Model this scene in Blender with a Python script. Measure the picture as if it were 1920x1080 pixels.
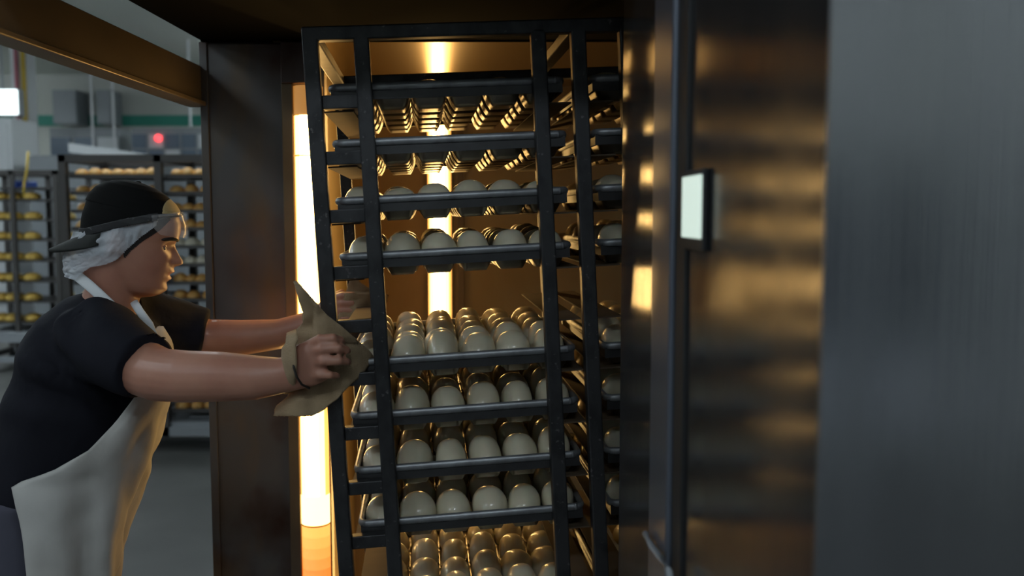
import bpy, bmesh, math, random
from mathutils import Vector, Matrix, noise
for o in list(bpy.data.objects): bpy.data.objects.remove(o, do_unlink=True)
random.seed(7)
scn = bpy.context.scene
col = scn.collection
# ------------------------------------------------------------ camera, world, exposure
FPX = 1700.0; PITCH = math.radians(4.71); CAMZ = 1.6
cam_d = bpy.data.cameras.new('camera'); cam = bpy.data.objects.new('camera', cam_d); col.objects.link(cam)
cam_d.sensor_width = 36.0; cam_d.lens = 36.0 * FPX / 1920.0
cam.location = (0, 0, CAMZ); cam.rotation_euler = (math.radians(90) - PITCH, 0, 0)
cam_d.dof.use_dof = True; cam_d.dof.focus_distance = 1.95; cam_d.dof.aperture_fstop = 2.8
cam_d.clip_start = 0.02; cam_d.clip_end = 100
scn.camera = cam
world = bpy.data.worlds.new('world'); scn.world = world; world.use_nodes = True
world.node_tree.nodes['Background'].inputs[0].default_value = (0.55, 0.65, 0.8, 1)
world.node_tree.nodes['Background'].inputs[1].default_value = 0.02
scn.view_settings.view_transform = 'Standard'; scn.view_settings.look = 'None'
scn.view_settings.gamma = 1.0; scn.view_settings.use_curve_mapping = False
scn.view_settings.exposure = 0.4
CEIL_LIGHT = 19.0       # fluorescent panels around the ovens
FAR_FILL = 23.0        # unseen pendants added to brighten the far end of the bakery
LAMP_SIDE = 20.0         # glass lamp in the oven's front corner
LAMP_BACK = 22.0        # lamp on the oven's back wall
LAMP_CEIL_COL = (0.80, 0.92, 1.0)
LAMP_COL = (1.0, 0.60, 0.20)

FWD = Vector((0, math.cos(PITCH), -math.sin(PITCH))); UPV = Vector((0, math.sin(PITCH), math.cos(PITCH)))
def P(x, y, Y):
    """point on the ray of photo pixel (x, y) at world depth Y"""
    d = FWD + Vector((1, 0, 0)) * ((x - 960) / FPX) + UPV * ((540 - y) / FPX)
    return Vector((0, 0, CAMZ)) + d * (Y / d.y)
def pix(v):
    d = v - Vector((0, 0, CAMZ)); f = d.dot(FWD)
    return (960 + FPX * d.x / f, 540 - FPX * d.dot(UPV) / f)

# ------------------------------------------------------------ materials
MATS = {}
def mat(name, color, rough=0.6, metal=0.0, **k):
    if name in MATS: return MATS[name]
    m = bpy.data.materials.new(name); m.use_nodes = True
    nt = m.node_tree; b = nt.nodes['Principled BSDF']
    b.inputs['Base Color'].default_value = (*color, 1); b.inputs['Roughness'].default_value = rough
    b.inputs['Metallic'].default_value = metal
    if 'emit' in k:
        b.inputs['Emission Color'].default_value = (*k['emit'], 1); b.inputs['Emission Strength'].default_value = k['strength']
    if 'spec' in k: b.inputs['Specular IOR Level'].default_value = k['spec']
    if 'sss' in k:
        b.inputs['Subsurface Weight'].default_value = k['sss']; b.inputs['Subsurface Radius'].default_value = k.get('sssr', (0.02, 0.008, 0.004)); b.inputs['Subsurface Scale'].default_value = 0.5
    if 'alpha' in k: b.inputs['Alpha'].default_value = k['alpha']
    if 'coat' in k: b.inputs['Coat Weight'].default_value = k['coat']; b.inputs['Coat Roughness'].default_value = k.get('coatr', 0.1)
    if 'sheen' in k: b.inputs['Sheen Weight'].default_value = k['sheen']
    tc = nt.nodes.new('ShaderNodeTexCoord')
    def tex(scale, stretch=(1, 1, 1), detail=4):
        mp = nt.nodes.new('ShaderNodeMapping'); mp.inputs['Scale'].default_value = stretch
        nt.links.new(tc.outputs['Object'], mp.inputs['Vector'])
        n = nt.nodes.new('ShaderNodeTexNoise'); n.inputs['Scale'].default_value = scale; n.inputs['Detail'].default_value = detail
        nt.links.new(mp.outputs['Vector'], n.inputs['Vector']); return n
    prev = None
    for (sc, st, c2, lo, hi) in k.get('mix', []):
        n = tex(sc, st)
        r = nt.nodes.new('ShaderNodeMapRange'); r.inputs['From Min'].default_value = lo; r.inputs['From Max'].default_value = hi
        nt.links.new(n.outputs['Fac'], r.inputs['Value'])
        mx = nt.nodes.new('ShaderNodeMix'); mx.data_type = 'RGBA'
        if prev is None: mx.inputs['A'].default_value = (*color, 1)
        else: nt.links.new(prev, mx.inputs['A'])
        mx.inputs['B'].default_value = (*c2, 1)
        nt.links.new(r.outputs['Result'], mx.inputs['Factor']); prev = mx.outputs['Result']
        nt.links.new(prev, b.inputs['Base Color'])
    if 'bump' in k:
        sc, st, strength, dist = k['bump']
        n = tex(sc, st)
        bp = nt.nodes.new('ShaderNodeBump'); bp.inputs['Strength'].default_value = strength; bp.inputs['Distance'].default_value = dist
        nt.links.new(n.outputs['Fac'], bp.inputs['Height']); nt.links.new(bp.outputs['Normal'], b.inputs['Normal'])
    if 'weave' in k:
        sc = k['weave']
        w = []
        for ax in ('X', 'Z'):
            t = nt.nodes.new('ShaderNodeTexWave'); t.bands_direction = ax; t.inputs['Scale'].default_value = sc; t.inputs['Distortion'].default_value = 1.5
            nt.links.new(tc.outputs['Object'], t.inputs['Vector']); w.append(t)
        mm = nt.nodes.new('ShaderNodeMath'); mm.operation = 'MULTIPLY'
        nt.links.new(w[0].outputs['Fac'], mm.inputs[0]); nt.links.new(w[1].outputs['Fac'], mm.inputs[1])
        bp = nt.nodes.new('ShaderNodeBump'); bp.inputs['Strength'].default_value = 0.6; bp.inputs['Distance'].default_value = 0.002
        nt.links.new(mm.outputs[0], bp.inputs['Height']); nt.links.new(bp.outputs['Normal'], b.inputs['Normal'])
    if 'roughmix' in k:
        sc, st, lo, hi = k['roughmix']
        n = tex(sc, st); r = nt.nodes.new('ShaderNodeMapRange'); r.inputs['From Min'].default_value = 0.3; r.inputs['From Max'].default_value = 0.7
        r.inputs['To Min'].default_value = lo; r.inputs['To Max'].default_value = hi
        nt.links.new(n.outputs['Fac'], r.inputs['Value']); nt.links.new(r.outputs['Result'], b.inputs['Roughness'])
    MATS[name] = m; return m

M_FLOOR = mat('concrete_floor', (0.105, 0.105, 0.10), 0.5, mix=[(1.5, (1, 1, 1), (0.07, 0.07, 0.067), 0.35, 0.7)], bump=(40, (1, 1, 1), 0.1, 0.004))
M_WALL = mat('painted_wall', (0.50, 0.51, 0.47), 0.7, mix=[(0.5, (1, 1, 1), (0.42, 0.43, 0.40), 0.4, 0.7)])
M_CEIL = mat('ceiling_paint', (0.66, 0.68, 0.62), 0.8)
M_DARKBAND = mat('reflection_band_dark', (0.10, 0.11, 0.13), 0.4)
M_GREEN = mat('green_band', (0.02, 0.22, 0.16), 0.6)
M_WHITE = mat('white_enamel', (0.62, 0.64, 0.66), 0.4)
M_GREY = mat('grey_paint', (0.28, 0.30, 0.32), 0.5)
M_PINK = mat('pink_pipe', (0.45, 0.15, 0.20), 0.5)
M_YELLOW = mat('yellow_paint', (0.60, 0.42, 0.05), 0.5)
M_BLUE = mat('blue_plastic', (0.02, 0.08, 0.40), 0.4)
M_BLUEGREY = mat('blue_grey_glass', (0.16, 0.20, 0.26), 0.2)
M_RED = mat('red_lamp', (0.8, 0.02, 0.02), 0.4, emit=(1, 0.05, 0.06), strength=2.5)
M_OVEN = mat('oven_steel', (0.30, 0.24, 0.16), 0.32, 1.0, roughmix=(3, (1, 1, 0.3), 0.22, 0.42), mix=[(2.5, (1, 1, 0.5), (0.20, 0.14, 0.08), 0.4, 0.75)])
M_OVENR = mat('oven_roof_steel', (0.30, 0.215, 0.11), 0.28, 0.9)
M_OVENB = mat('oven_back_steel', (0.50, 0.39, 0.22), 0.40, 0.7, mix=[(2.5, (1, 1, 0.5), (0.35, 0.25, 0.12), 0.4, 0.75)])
M_JAMB = mat('scorched_steel', (0.13, 0.125, 0.125), 0.42, 0.7, mix=[(3.2, (1, 1, 0.8), (0.07, 0.035, 0.024), 0.46, 0.60), (5.0, (1, 1, 0.35), (0.20, 0.14, 0.08), 0.55, 0.72)], roughmix=(6, (1, 1, 1), 0.3, 0.55), bump=(60, (1, 1, 0.2), 0.08, 0.003))
M_HOOD = mat('black_hood', (0.0022, 0.0022, 0.0025), 0.95, spec=0.04)  # one even near-black tone for the hood
M_BEAM = mat('hood_rail_steel', (0.20, 0.155, 0.10), 0.38, 0.6, mix=[(3, (1, 1, 1), (0.13, 0.10, 0.07), 0.4, 0.7)])
M_RACK = mat('blackened_rack_steel', (0.05, 0.05, 0.053), 0.45, 0.55, mix=[(30, (1, 1, 0.6), (0.03, 0.03, 0.032), 0.45, 0.65), (90, (1, 1, 1), (0.15, 0.14, 0.14), 0.66, 0.75)], bump=(120, (1, 1, 1), 0.2, 0.001))
M_LEDGE = mat('rack_ledge_steel', (0.12, 0.084, 0.055), 0.75, 0.2, spec=0.25, mix=[(12, (1, 1, 1), (0.09, 0.065, 0.045), 0.4, 0.7)])
M_TRAY = mat('baking_tray_steel', (0.07, 0.07, 0.072), 0.42, 0.7, mix=[(25, (1, 1, 1), (0.06, 0.058, 0.06), 0.4, 0.7)])
M_BEAD = mat('baking_tray_lip', (0.34, 0.35, 0.37), 0.42, 0.6, mix=[(25, (1, 1, 1), (0.2, 0.2, 0.21), 0.4, 0.7)])
M_TRAYS = mat('baking_tray_sheet', (0.34, 0.30, 0.25), 0.33, 0.9, mix=[(14, (1, 1, 1), (0.22, 0.18, 0.13), 0.4, 0.7)])
M_DOUGH = mat('raw_dough', (0.72, 0.66, 0.50), 0.38, 0, sss=0.15, coat=0.55, coatr=0.12, bump=(30, (1, 1, 1), 0.08, 0.004), mix=[(15, (1, 1, 1), (0.64, 0.57, 0.42), 0.4, 0.7)])
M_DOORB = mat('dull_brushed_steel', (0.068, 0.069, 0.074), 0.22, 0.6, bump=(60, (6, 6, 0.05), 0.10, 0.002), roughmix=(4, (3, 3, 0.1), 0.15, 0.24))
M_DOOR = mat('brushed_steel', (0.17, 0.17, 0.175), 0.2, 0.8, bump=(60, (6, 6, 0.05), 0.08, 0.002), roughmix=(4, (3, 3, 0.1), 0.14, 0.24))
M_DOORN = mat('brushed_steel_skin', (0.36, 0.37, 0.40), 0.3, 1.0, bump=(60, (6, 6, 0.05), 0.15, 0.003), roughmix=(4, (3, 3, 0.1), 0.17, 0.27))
M_STILE = mat('blue_grey_stile', (0.17, 0.19, 0.24), 0.35, 0.7)
M_GASK = mat('black_gasket', (0.012, 0.013, 0.015), 0.6)
M_LATCH = mat('latch_reflection_glow', (0.7, 0.8, 0.75), 0.4, emit=(0.78, 0.95, 0.84), strength=0.5)  # emission put in for a reflected ceiling light
M_SKIN = mat('skin', (0.46, 0.225, 0.155), 0.42, 0, sss=0.12, mix=[(14, (1, 1, 1), (0.40, 0.18, 0.125), 0.4, 0.7)], bump=(220, (1, 1, 1), 0.08, 0.001))
M_LIP = mat('lip_skin', (0.42, 0.15, 0.12), 0.4)
M_HAIR = mat('dark_hair', (0.012, 0.009, 0.008), 0.6)
M_EYE = mat('eye_white', (0.38, 0.34, 0.30), 0.25)
M_IRIS = mat('eye_iris', (0.02, 0.012, 0.008), 0.2)
M_SHIRT = mat('charcoal_cotton', (0.0135, 0.014, 0.020), 0.9, spec=0.12, bump=(9, (1, 1, 1), 0.35, 0.02))
M_TROU = mat('slate_trousers', (0.060, 0.060, 0.085), 0.9, bump=(20, (1, 1, 1), 0.3, 0.01))
M_SHOE = mat('black_leather', (0.015, 0.015, 0.015), 0.5)
M_APRON = mat('apron_cloth', (0.46, 0.45, 0.43), 0.85, mix=[(6, (1, 1, 1), (0.36, 0.345, 0.32), 0.45, 0.75)], bump=(12, (1, 1, 0.5), 0.35, 0.015))
M_CAP = mat('black_cap_cloth', (0.007, 0.007, 0.007), 0.9, spec=0.15)
M_BRIM = mat('cap_brim_cloth', (0.022, 0.024, 0.022), 0.8)
M_PATCH = mat('cap_tan_patch', (0.45, 0.34, 0.16), 0.7)
M_NET = mat('hairnet_gauze', (0.68, 0.72, 0.78), 0.75, alpha=0.62, bump=(60, (1, 1, 1), 0.6, 0.01))
M_STRAPW = mat('white_strap_cloth', (0.66, 0.68, 0.70), 0.8)
M_GOGS = mat('goggle_strap', (0.015, 0.015, 0.017), 0.5, mix=[(60, (1, 1, 1), (0.12, 0.12, 0.12), 0.62, 0.68)])
M_LENS = mat('clear_goggle_lens', (0.85, 0.85, 0.85), 0.06, alpha=0.13, spec=1.0)
M_BURLAP = mat('burlap', (0.40, 0.29, 0.175), 0.95, weave=140, mix=[(25, (1, 1, 1), (0.31, 0.22, 0.13), 0.4, 0.7)])
M_CORD = mat('dark_cord', (0.02, 0.015, 0.012), 0.8)
M_BREAD = mat('baked_crust', (0.58, 0.27, 0.065), 0.5, mix=[(12, (1, 1, 1), (0.70, 0.42, 0.13), 0.4, 0.7)])
M_YBREAD = mat('golden_crust', (0.62, 0.43, 0.10), 0.5, mix=[(10, (1, 1, 1), (0.50, 0.30, 0.06), 0.4, 0.7)])
M_PBREAD = mat('pale_roll', (0.62, 0.58, 0.46), 0.6)
M_BRACK = mat('far_rack_steel', (0.085, 0.08, 0.078), 0.5, 0.4)
M_LIGHT = mat('fluorescent_panel', (0.8, 0.8, 0.8), 0.5, emit=LAMP_CEIL_COL, strength=CEIL_LIGHT)
M_PEND = mat('fill_pendant_tube', (0.8, 0.8, 0.8), 0.5, emit=LAMP_CEIL_COL, strength=FAR_FILL)
M_FAR = mat('far_lamp', (0.8, 0.8, 0.8), 0.5, emit=(0.85, 1.0, 1.0), strength=2.0)
M_GLOW = mat('oven_lamp_glass', (0.9, 0.8, 0.6), 0.4, emit=LAMP_COL, strength=LAMP_SIDE)
M_GLOWT = mat('oven_lamp_dim_end', (0.9, 0.6, 0.3), 0.4, emit=(1.0, 0.42, 0.08), strength=0.28)
M_GLOWM = mat('oven_lamp_yellow_end', (0.9, 0.6, 0.3), 0.4, emit=(1.0, 0.60, 0.17), strength=4.0)
M_GLOWO = mat('oven_lamp_amber_end', (0.9, 0.6, 0.3), 0.4, emit=(1.0, 0.13, 0.008), strength=0.85)
M_GLOWE = mat('oven_lamp_amber_edge', (0.9, 0.6, 0.3), 0.4, emit=(1.0, 0.43, 0.09), strength=1.5)
M_GLOWB = mat('oven_back_lamp_glass', (0.9, 0.8, 0.6), 0.4, emit=LAMP_COL, strength=LAMP_BACK)

# ------------------------------------------------------------ mesh helpers
class MB:
    def __init__(s): s.v = []; s.f = []
    def add(s, v, f):
        n = len(s.v); s.v += [Vector(p) for p in v]; s.f += [tuple(i + n for i in q) for q in f]; return s
    def box(s, a, b):
        x0, y0, z0 = a; x1, y1, z1 = b
        return s.add([(x0,y0,z0),(x1,y0,z0),(x1,y1,z0),(x0,y1,z0),(x0,y0,z1),(x1,y0,z1),(x1,y1,z1),(x0,y1,z1)],
                     [(0,3,2,1),(4,5,6,7),(0,1,5,4),(1,2,6,5),(2,3,7,6),(3,0,4,7)])
    def prism(s, pts, z0, z1):
        n = len(pts)
        v = [(p[0], p[1], z0) for p in pts] + [(p[0], p[1], z1) for p in pts]
        return s.add(v, [tuple(range(n))[::-1], tuple(range(n, 2 * n))] + [(i, (i + 1) % n, n + (i + 1) % n, n + i) for i in range(n)])
    def tube(s, path, radii, seg=16, side=Vector((0, 1, 0)), cap=True):
        path = [Vector(p) for p in path]; n = len(path); rings = []
        for i, p in enumerate(path):
            t = (path[min(i + 1, n - 1)] - path[max(i - 1, 0)]).normalized()
            b = side - t * side.dot(t)
            if b.length < 1e-3: b = Vector((1, 0, 0)) - t * t.x
            b.normalize(); a = b.cross(t)
            r = radii[i] if i < len(radii) else radii[-1]
            ra, rb = r if isinstance(r, (tuple, list)) else (r, r)
            rings.append([p + a * (ra * math.cos(2 * math.pi * k / seg)) + b * (rb * math.sin(2 * math.pi * k / seg)) for k in range(seg)])
        v = [q for r in rings for q in r]; f = []
        for i in range(n - 1):
            for k in range(seg):
                k2 = (k + 1) % seg; f.append((i * seg + k, i * seg + k2, (i + 1) * seg + k2, (i + 1) * seg + k))
        if cap: f += [tuple(range(seg))[::-1], tuple(range((n - 1) * seg, n * seg))]
        return s.add(v, f)
    def ball(s, c, r, seg=16, rings=10, M=None):
        c = Vector(c); r = r if isinstance(r, (tuple, list)) else (r, r, r); v = []; f = []
        v.append(Vector((0, 0, -r[2])))
        for i in range(1, rings):
            ph = -math.pi / 2 + math.pi * i / rings
            for k in range(seg):
                a = 2 * math.pi * k / seg; v.append(Vector((r[0] * math.cos(ph) * math.cos(a), r[1] * math.cos(ph) * math.sin(a), r[2] * math.sin(ph))))
        v.append(Vector((0, 0, r[2])))
        for k in range(seg): f.append((0, 1 + (k + 1) % seg, 1 + k))
        for i in range(rings - 2):
            for k in range(seg):
                a = 1 + i * seg + k; b = 1 + i * seg + (k + 1) % seg; f.append((a, b, b + seg, a + seg))
        L = len(v) - 1; o = 1 + (rings - 2) * seg
        for k in range(seg): f.append((o + k, o + (k + 1) % seg, L))
        v = [(M @ p if M else p) + c for p in v]
        return s.add(v, f)
    def grid(s, pts):
        n = len(pts); m = len(pts[0])
        return s.add([p for r in pts for p in r], [(i * m + j, i * m + j + 1, (i + 1) * m + j + 1, (i + 1) * m + j) for i in range(n - 1) for j in range(m - 1)])
    def mesh(s, name, m, smooth=False):
        me = bpy.data.meshes.new(name); me.from_pydata([tuple(p) for p in s.v], [], s.f); me.validate(); me.update()
        if m: me.materials.append(m)
        if smooth: me.polygons.foreach_set('use_smooth', [True] * len(me.polygons))
        return me
    def build(s, name, m, parent=None, smooth=False, bevel=0, solid=0, subsurf=0, autosm=False):
        return link(name, s.mesh(name, m, smooth), parent, bevel, solid, subsurf)
def link(name, me, parent=None, bevel=0, solid=0, subsurf=0):
    o = bpy.data.objects.new(name, me); col.objects.link(o)
    if parent is not None: o.parent = parent
    if subsurf: md = o.modifiers.new('s', 'SUBSURF'); md.levels = subsurf; md.render_levels = subsurf
    if solid: md = o.modifiers.new('t', 'SOLIDIFY'); md.thickness = solid; md.offset = 0
    if bevel: md = o.modifiers.new('b', 'BEVEL'); md.width = bevel; md.segments = 2; md.limit_method = 'ANGLE'
    return o
def tag(o, label, cat, group=None, kind=None):
    if label: o['label'] = label
    if cat: o['category'] = cat
    if group: o['group'] = group
    if kind: o['kind'] = kind
    return o
def empty(name, M=None):
    o = bpy.data.objects.new(name, None); col.objects.link(o); o.empty_display_size = 0.05
    if M is not None: o.matrix_world = M if isinstance(M, Matrix) else Matrix.Translation(M)
    return o
def boxo(name, a, b, m, parent=None, bevel=0): return MB().box(a, b).build(name, m, parent, bevel=bevel)
def struct(o, label=None):
    o['kind'] = 'structure'
    if label: o['label'] = label
    return o
def remesh(name, mb, voxel, m, smooth_it=6, factor=0.5):
    """fuse overlapping closed pieces into one continuous surface"""
    tmp = bpy.data.objects.new('tmp', mb.mesh('tmp', None)); col.objects.link(tmp)
    md = tmp.modifiers.new('r', 'REMESH'); md.mode = 'VOXEL'; md.voxel_size = voxel
    if smooth_it: sm = tmp.modifiers.new('s', 'SMOOTH'); sm.factor = factor; sm.iterations = smooth_it
    dg = bpy.context.evaluated_depsgraph_get(); dg.update()
    me = bpy.data.meshes.new_from_object(tmp.evaluated_get(dg)); me.name = name
    bpy.data.objects.remove(tmp, do_unlink=True)
    me.materials.clear(); me.materials.append(m)
    me.polygons.foreach_set('use_smooth', [True] * len(me.polygons))
    return me

# ------------------------------------------------------------ room shell
XL, XR, YB, YF, ZC = -15.0, 4.0, 20.0, -5.0, 4.6
struct(boxo('floor', (XL, YF, -0.1), (XR, YB, 0), M_FLOOR), 'grey concrete bakery floor')
struct(boxo('ceiling', (XL, YF, ZC), (XR, YB, ZC + 0.1), M_CEIL), 'pale painted bakery ceiling')
wb = struct(boxo('wall_back', (XL, YB, 0), (XR, YB + 0.15, ZC), M_WALL), 'pale far wall of the bakery')
band_z0 = P(200, 236, YB - 0.03).z; band_z1 = P(200, 216, YB - 0.03).z
o = boxo('green_band', (XL, YB - 0.03, band_z0), (XR, YB - 0.001, band_z1), M_GREEN, wb)
struct(boxo('wall_left', (XL - 0.15, YF, 0), (XL, YB, ZC), M_WALL), 'pale side wall of the bakery')
struct(boxo('wall_right', (XR, YF, 0), (XR + 0.15, YB, ZC), M_WALL), 'pale wall behind the ovens')
wf = struct(boxo('wall_front', (XL, YF - 0.15, 0), (XR, YF, ZC), M_WALL), 'pale near wall of the bakery with bands added for the steel door reflection')
boxo('reflection_dark_band', (XL, YF, 0.62), (XR, YF + 0.02, 2.0), M_DARKBAND, wf)  # unseen dark band added to darken the door's reflection
boxo('reflection_white_band', (XL, YF, 0), (XR, YF + 0.03, 0.6), M_WHITE, wf)  # unseen white band added for a light streak reflected in the door
def panel_light(x, y, where):
    t = empty('ceiling_light', Vector((x, y, ZC)))
    boxo('housing', (-0.65, -0.35, -0.06), (0.65, 0.35, 0), M_WHITE, t, 0.01)
    boxo('diffuser', (-0.6, -0.3, -0.075), (0.6, 0.3, -0.06), M_LIGHT, t)
    tag(t, 'flat white fluorescent panel light on the ceiling ' + where, 'ceiling light', 'panel lights under the bakery ceiling')
for x, y, wh in [(-5, 1, 'beside the baker'), (-9, 1, 'by the side wall'), (-4, -2.5, 'behind the baker'), (0, -2.8, 'in front of the rack'), (-8, -3, 'in the near corner'), (2.5, -2.5, 'in front of the steel door')]: panel_light(x, y, wh)
def pendant(x, y, where):  # out-of-view lights added to lift the far ceiling and wall, glowing upwards too
    t = empty('fill_pendant', Vector((x, y, ZC)))
    boxo('tube', (-0.75, -0.12, -0.62), (0.75, 0.12, -0.52), M_PEND, t, 0.01)
    for sx in (-0.6, 0.6): boxo('hanger', (sx - .008, -.008, -0.52), (sx + .008, .008, 0), M_GREY, t)
    tag(t, 'added unseen fluorescent fill pendant hung ' + where, 'fill light', 'added fill pendants in the far bakery')
for x, y, wh in [(-6.6, 9.0, 'over the yellow loaf rack'), (-2.6, 6.4, 'over the double bread rack'), (-6.4, 5, 'between the bread racks and the baker'), (-10.8, 12.5, 'over the white cabinet'), (-2.4, 13.5, 'over the work counter'), (-3.2, 17, 'over the glass cooler'), (-12.4, 17, 'by the far corner')]: pendant(x, y, wh)

# ------------------------------------------------------------ oven
YO = 2.5
XJ0 = P(385, 400, YO).x; XJ1 = P(553, 400, YO).x
ZH = P(500, 79, YO).z
YK = 3.35
oven = empty('rack_oven', Vector((0, YO, 0)))
tag(oven, 'walk-in steel rack oven with glowing interior lamps and scorched door jamb', 'oven')
oven.matrix_world = Matrix.Identity(4)
XR1 = 0.95
MB().prism([(XJ0, YO), (XJ1, YO), (XJ1, YO + 0.12), (XJ0, YO + 0.12)], 0, ZH).build('door_jamb', M_JAMB, oven, bevel=0.006)
boxo('jamb_cap', (P(525, 100, YO - .012).x, YO - 0.012, P(530, 157, YO).z), (P(588, 100, YO).x, YO + 0.02, ZH), M_JAMB, oven, 0.003)
boxo('jamb_edge_strip', (XJ0 - 0.004, YO - 0.006, 0), (XJ0 + 0.018, YO, ZH), M_JAMB, oven, 0.002)
boxo('jamb_edge_strip', (XJ1 - 0.03, YO - 0.005, 0), (XJ1, YO, P(530, 157, YO).z), M_BEAM, oven, 0.002)
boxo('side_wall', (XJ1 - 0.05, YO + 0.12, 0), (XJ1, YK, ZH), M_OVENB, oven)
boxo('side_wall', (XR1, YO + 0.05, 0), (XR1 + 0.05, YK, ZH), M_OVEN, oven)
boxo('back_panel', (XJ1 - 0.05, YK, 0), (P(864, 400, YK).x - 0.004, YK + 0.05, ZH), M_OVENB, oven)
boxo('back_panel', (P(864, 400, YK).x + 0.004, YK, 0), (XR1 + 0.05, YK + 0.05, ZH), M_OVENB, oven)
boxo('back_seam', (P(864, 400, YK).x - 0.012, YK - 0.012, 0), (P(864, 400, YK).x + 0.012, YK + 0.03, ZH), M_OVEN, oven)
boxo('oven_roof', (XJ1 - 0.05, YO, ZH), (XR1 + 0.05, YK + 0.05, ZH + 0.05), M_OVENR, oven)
boxo('oven_sill', (XJ1, YO, 0.0), (XR1, YK, 0.04), M_OVEN, oven)
boxo('hood_top', (XJ0, 1.35, ZH + 0.005), (1.3, YO, ZH + 0.03), M_HOOD, oven)
boxo('hood_fascia', (XJ0, YO, ZH + 0.002), (1.3, YO + 0.1, ZH + 0.4), M_HOOD, oven)
zb0 = P(385, 195, YO).z; zb1 = P(380, 124, YO).z
boxo('hood_rail', (XJ0 - 0.012, 0.7, zb0 + 0.006), (XJ0, YO + 0.03, zb1), M_BEAM, oven, 0.002)
boxo('hood_rail_flange', (XJ0 - 0.045, 0.7, zb0 - 0.006), (XJ0 + 0.012, YO + 0.03, zb0 + 0.006), M_BEAM, oven, 0.002)
# lamps: half-round glass columns
def lamp(name, cx, cy, r, spans, a0, a1, glass):
    root = None
    t = MB().box((cx - r * 1.1, cy - 0.004, 0.2), (cx + r * 1.1, cy + 0.03, ZH - 0.01)).build(name, M_OVEN, oven)
    for (z0, z1, m) in spans:
        def arc(k0, k1): return [[Vector((cx + r * math.cos(a), cy + r * math.sin(a), z)) for a in [a0 + (a1 - a0) * k / 20 for k in range(k0, k1 + 1)]] for z in (z0, z1)]
        if m not in (M_GLOW, M_GLOWB): MB().grid(arc(0, 20)).build('lamp_glass', m, t, smooth=True); continue
        p = MB().grid(arc(7, 13)).build('lamp_glass', m, t, smooth=True)
        for k0, k1, me in ((0, 4, M_GLOWE), (4, 7, M_GLOWM), (13, 16, M_GLOWM), (16, 20, M_GLOWE)): MB().grid(arc(k0, k1)).build('glass_edge', me, t, smooth=True)
    return t
cxl = P(582, 400, YO + 0.02).x
zz = lambda y: P(580, y, YO - 0.01).z
lamp('side_lamp', cxl, YO + 0.022, 0.041, [(zz(1250), zz(1108), M_GLOWO)] + [(zz(988 + 20 * (k + 1)), zz(988 + 20 * k), mat('oven_lamp_fade_%d' % k, (0.9, 0.6, 0.3), 0.4, emit=(1.0, 0.44 - 0.055 * k, 0.09 - 0.016 * k), strength=1.12 - 0.04 * k)) for k in range(6)] + [(zz(985), zz(930), M_GLOWM), (zz(930), zz(293), M_GLOW), (zz(290), zz(216), M_GLOW), (zz(214), zz(160), M_GLOWT)], math.pi, 2 * math.pi, M_GLOW)
cxb = P(824, 400, YK - 0.02).x
zk = lambda y: P(820, y, YK - 0.04).z
lamp('back_lamp', cxb, YK - 0.015, 0.043, [(zk(1250), zk(750), M_GLOWB), (zk(747), zk(170), M_GLOWB)], math.pi, 2 * math.pi, M_GLOWB)

# ------------------------------------------------------------ cooking rack (leaning a little as its castors cross the sill)
MR = Matrix.Translation(Vector((-0.283, 1.752, 0.0))) @ Matrix.Rotation(math.radians(5.7), 4, 'Z') @ Matrix.Rotation(math.radians(-2.9), 4, 'Y')
rack = empty('oven_rack', MR)
tag(rack, 'blackened steel double oven rack loaded with dough trays, pushed by the baker', 'rack')
U = [0.0, 0.51, 1.02]; DV = 0.62; HS = 0.0145
def w_at(y_px, u=0.25, v=0.0):
    lo, hi = 0.3, 2.4
    for _ in range(40):
        m = (lo + hi) / 2
        if pix(MR @ Vector((u, v, m)))[1] > y_px: lo = m
        else: hi = m
    return (lo + hi) / 2
WT = w_at(66, 0.2)
def rbox(name, a, b, m=M_RACK, bev=0.003): return boxo(name, a, b, m, rack, bev)
for u in U:
    for v in (0, DV): rbox('post', (u - HS, v - HS, 0.16), (u + HS, v + HS, WT))
for u in (0.095, 0.432, 0.605, 0.942): rbox('front_bar', (u - HS, -HS, 0.16), (u + HS, HS, WT + 0.004))
for v in (0, DV):
    rbox('top_rail', (-HS, v - HS, WT - 0.006), (1.02 + HS, v + HS, WT + 0.02)); rbox('base_rail', (-HS, v - HS, 0.13), (1.02 + HS, v + HS, 0.17))
for u in U:
    rbox('top_rail', (u - HS, HS, WT - 0.004), (u + HS, DV - HS, WT + 0.018)); rbox('base_rail', (u - HS, HS, 0.132), (u + HS, DV - HS, 0.168))
for u in (0.0, 1.02):
    for v in (0.0, DV):
        c = MB().tube([(u - 0.016, v, 0.062), (u + 0.016, v, 0.062)], [0.06], 20).build('castor', M_GASK, rack, smooth=False)
        MB().box((u - 0.03, v - 0.02, 0.06), (u - 0.02, v + 0.02, 0.13)).box((u + 0.02, v - 0.02, 0.06), (u + 0.03, v + 0.02, 0.13)).box((u - 0.03, v - 0.025, 0.122), (u + 0.03, v + 0.025, 0.13)).build('fork', M_RACK, c)
LY = [155, 259, 367, 472, 572, 670, 770, 872, 972, 1076, 1177]      # photo rows of the tray lips (one slot empty)
W = [w_at(y) for y in LY]
W += [W[-1] - 0.1065 * k for k in range(1, 6)]
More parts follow.
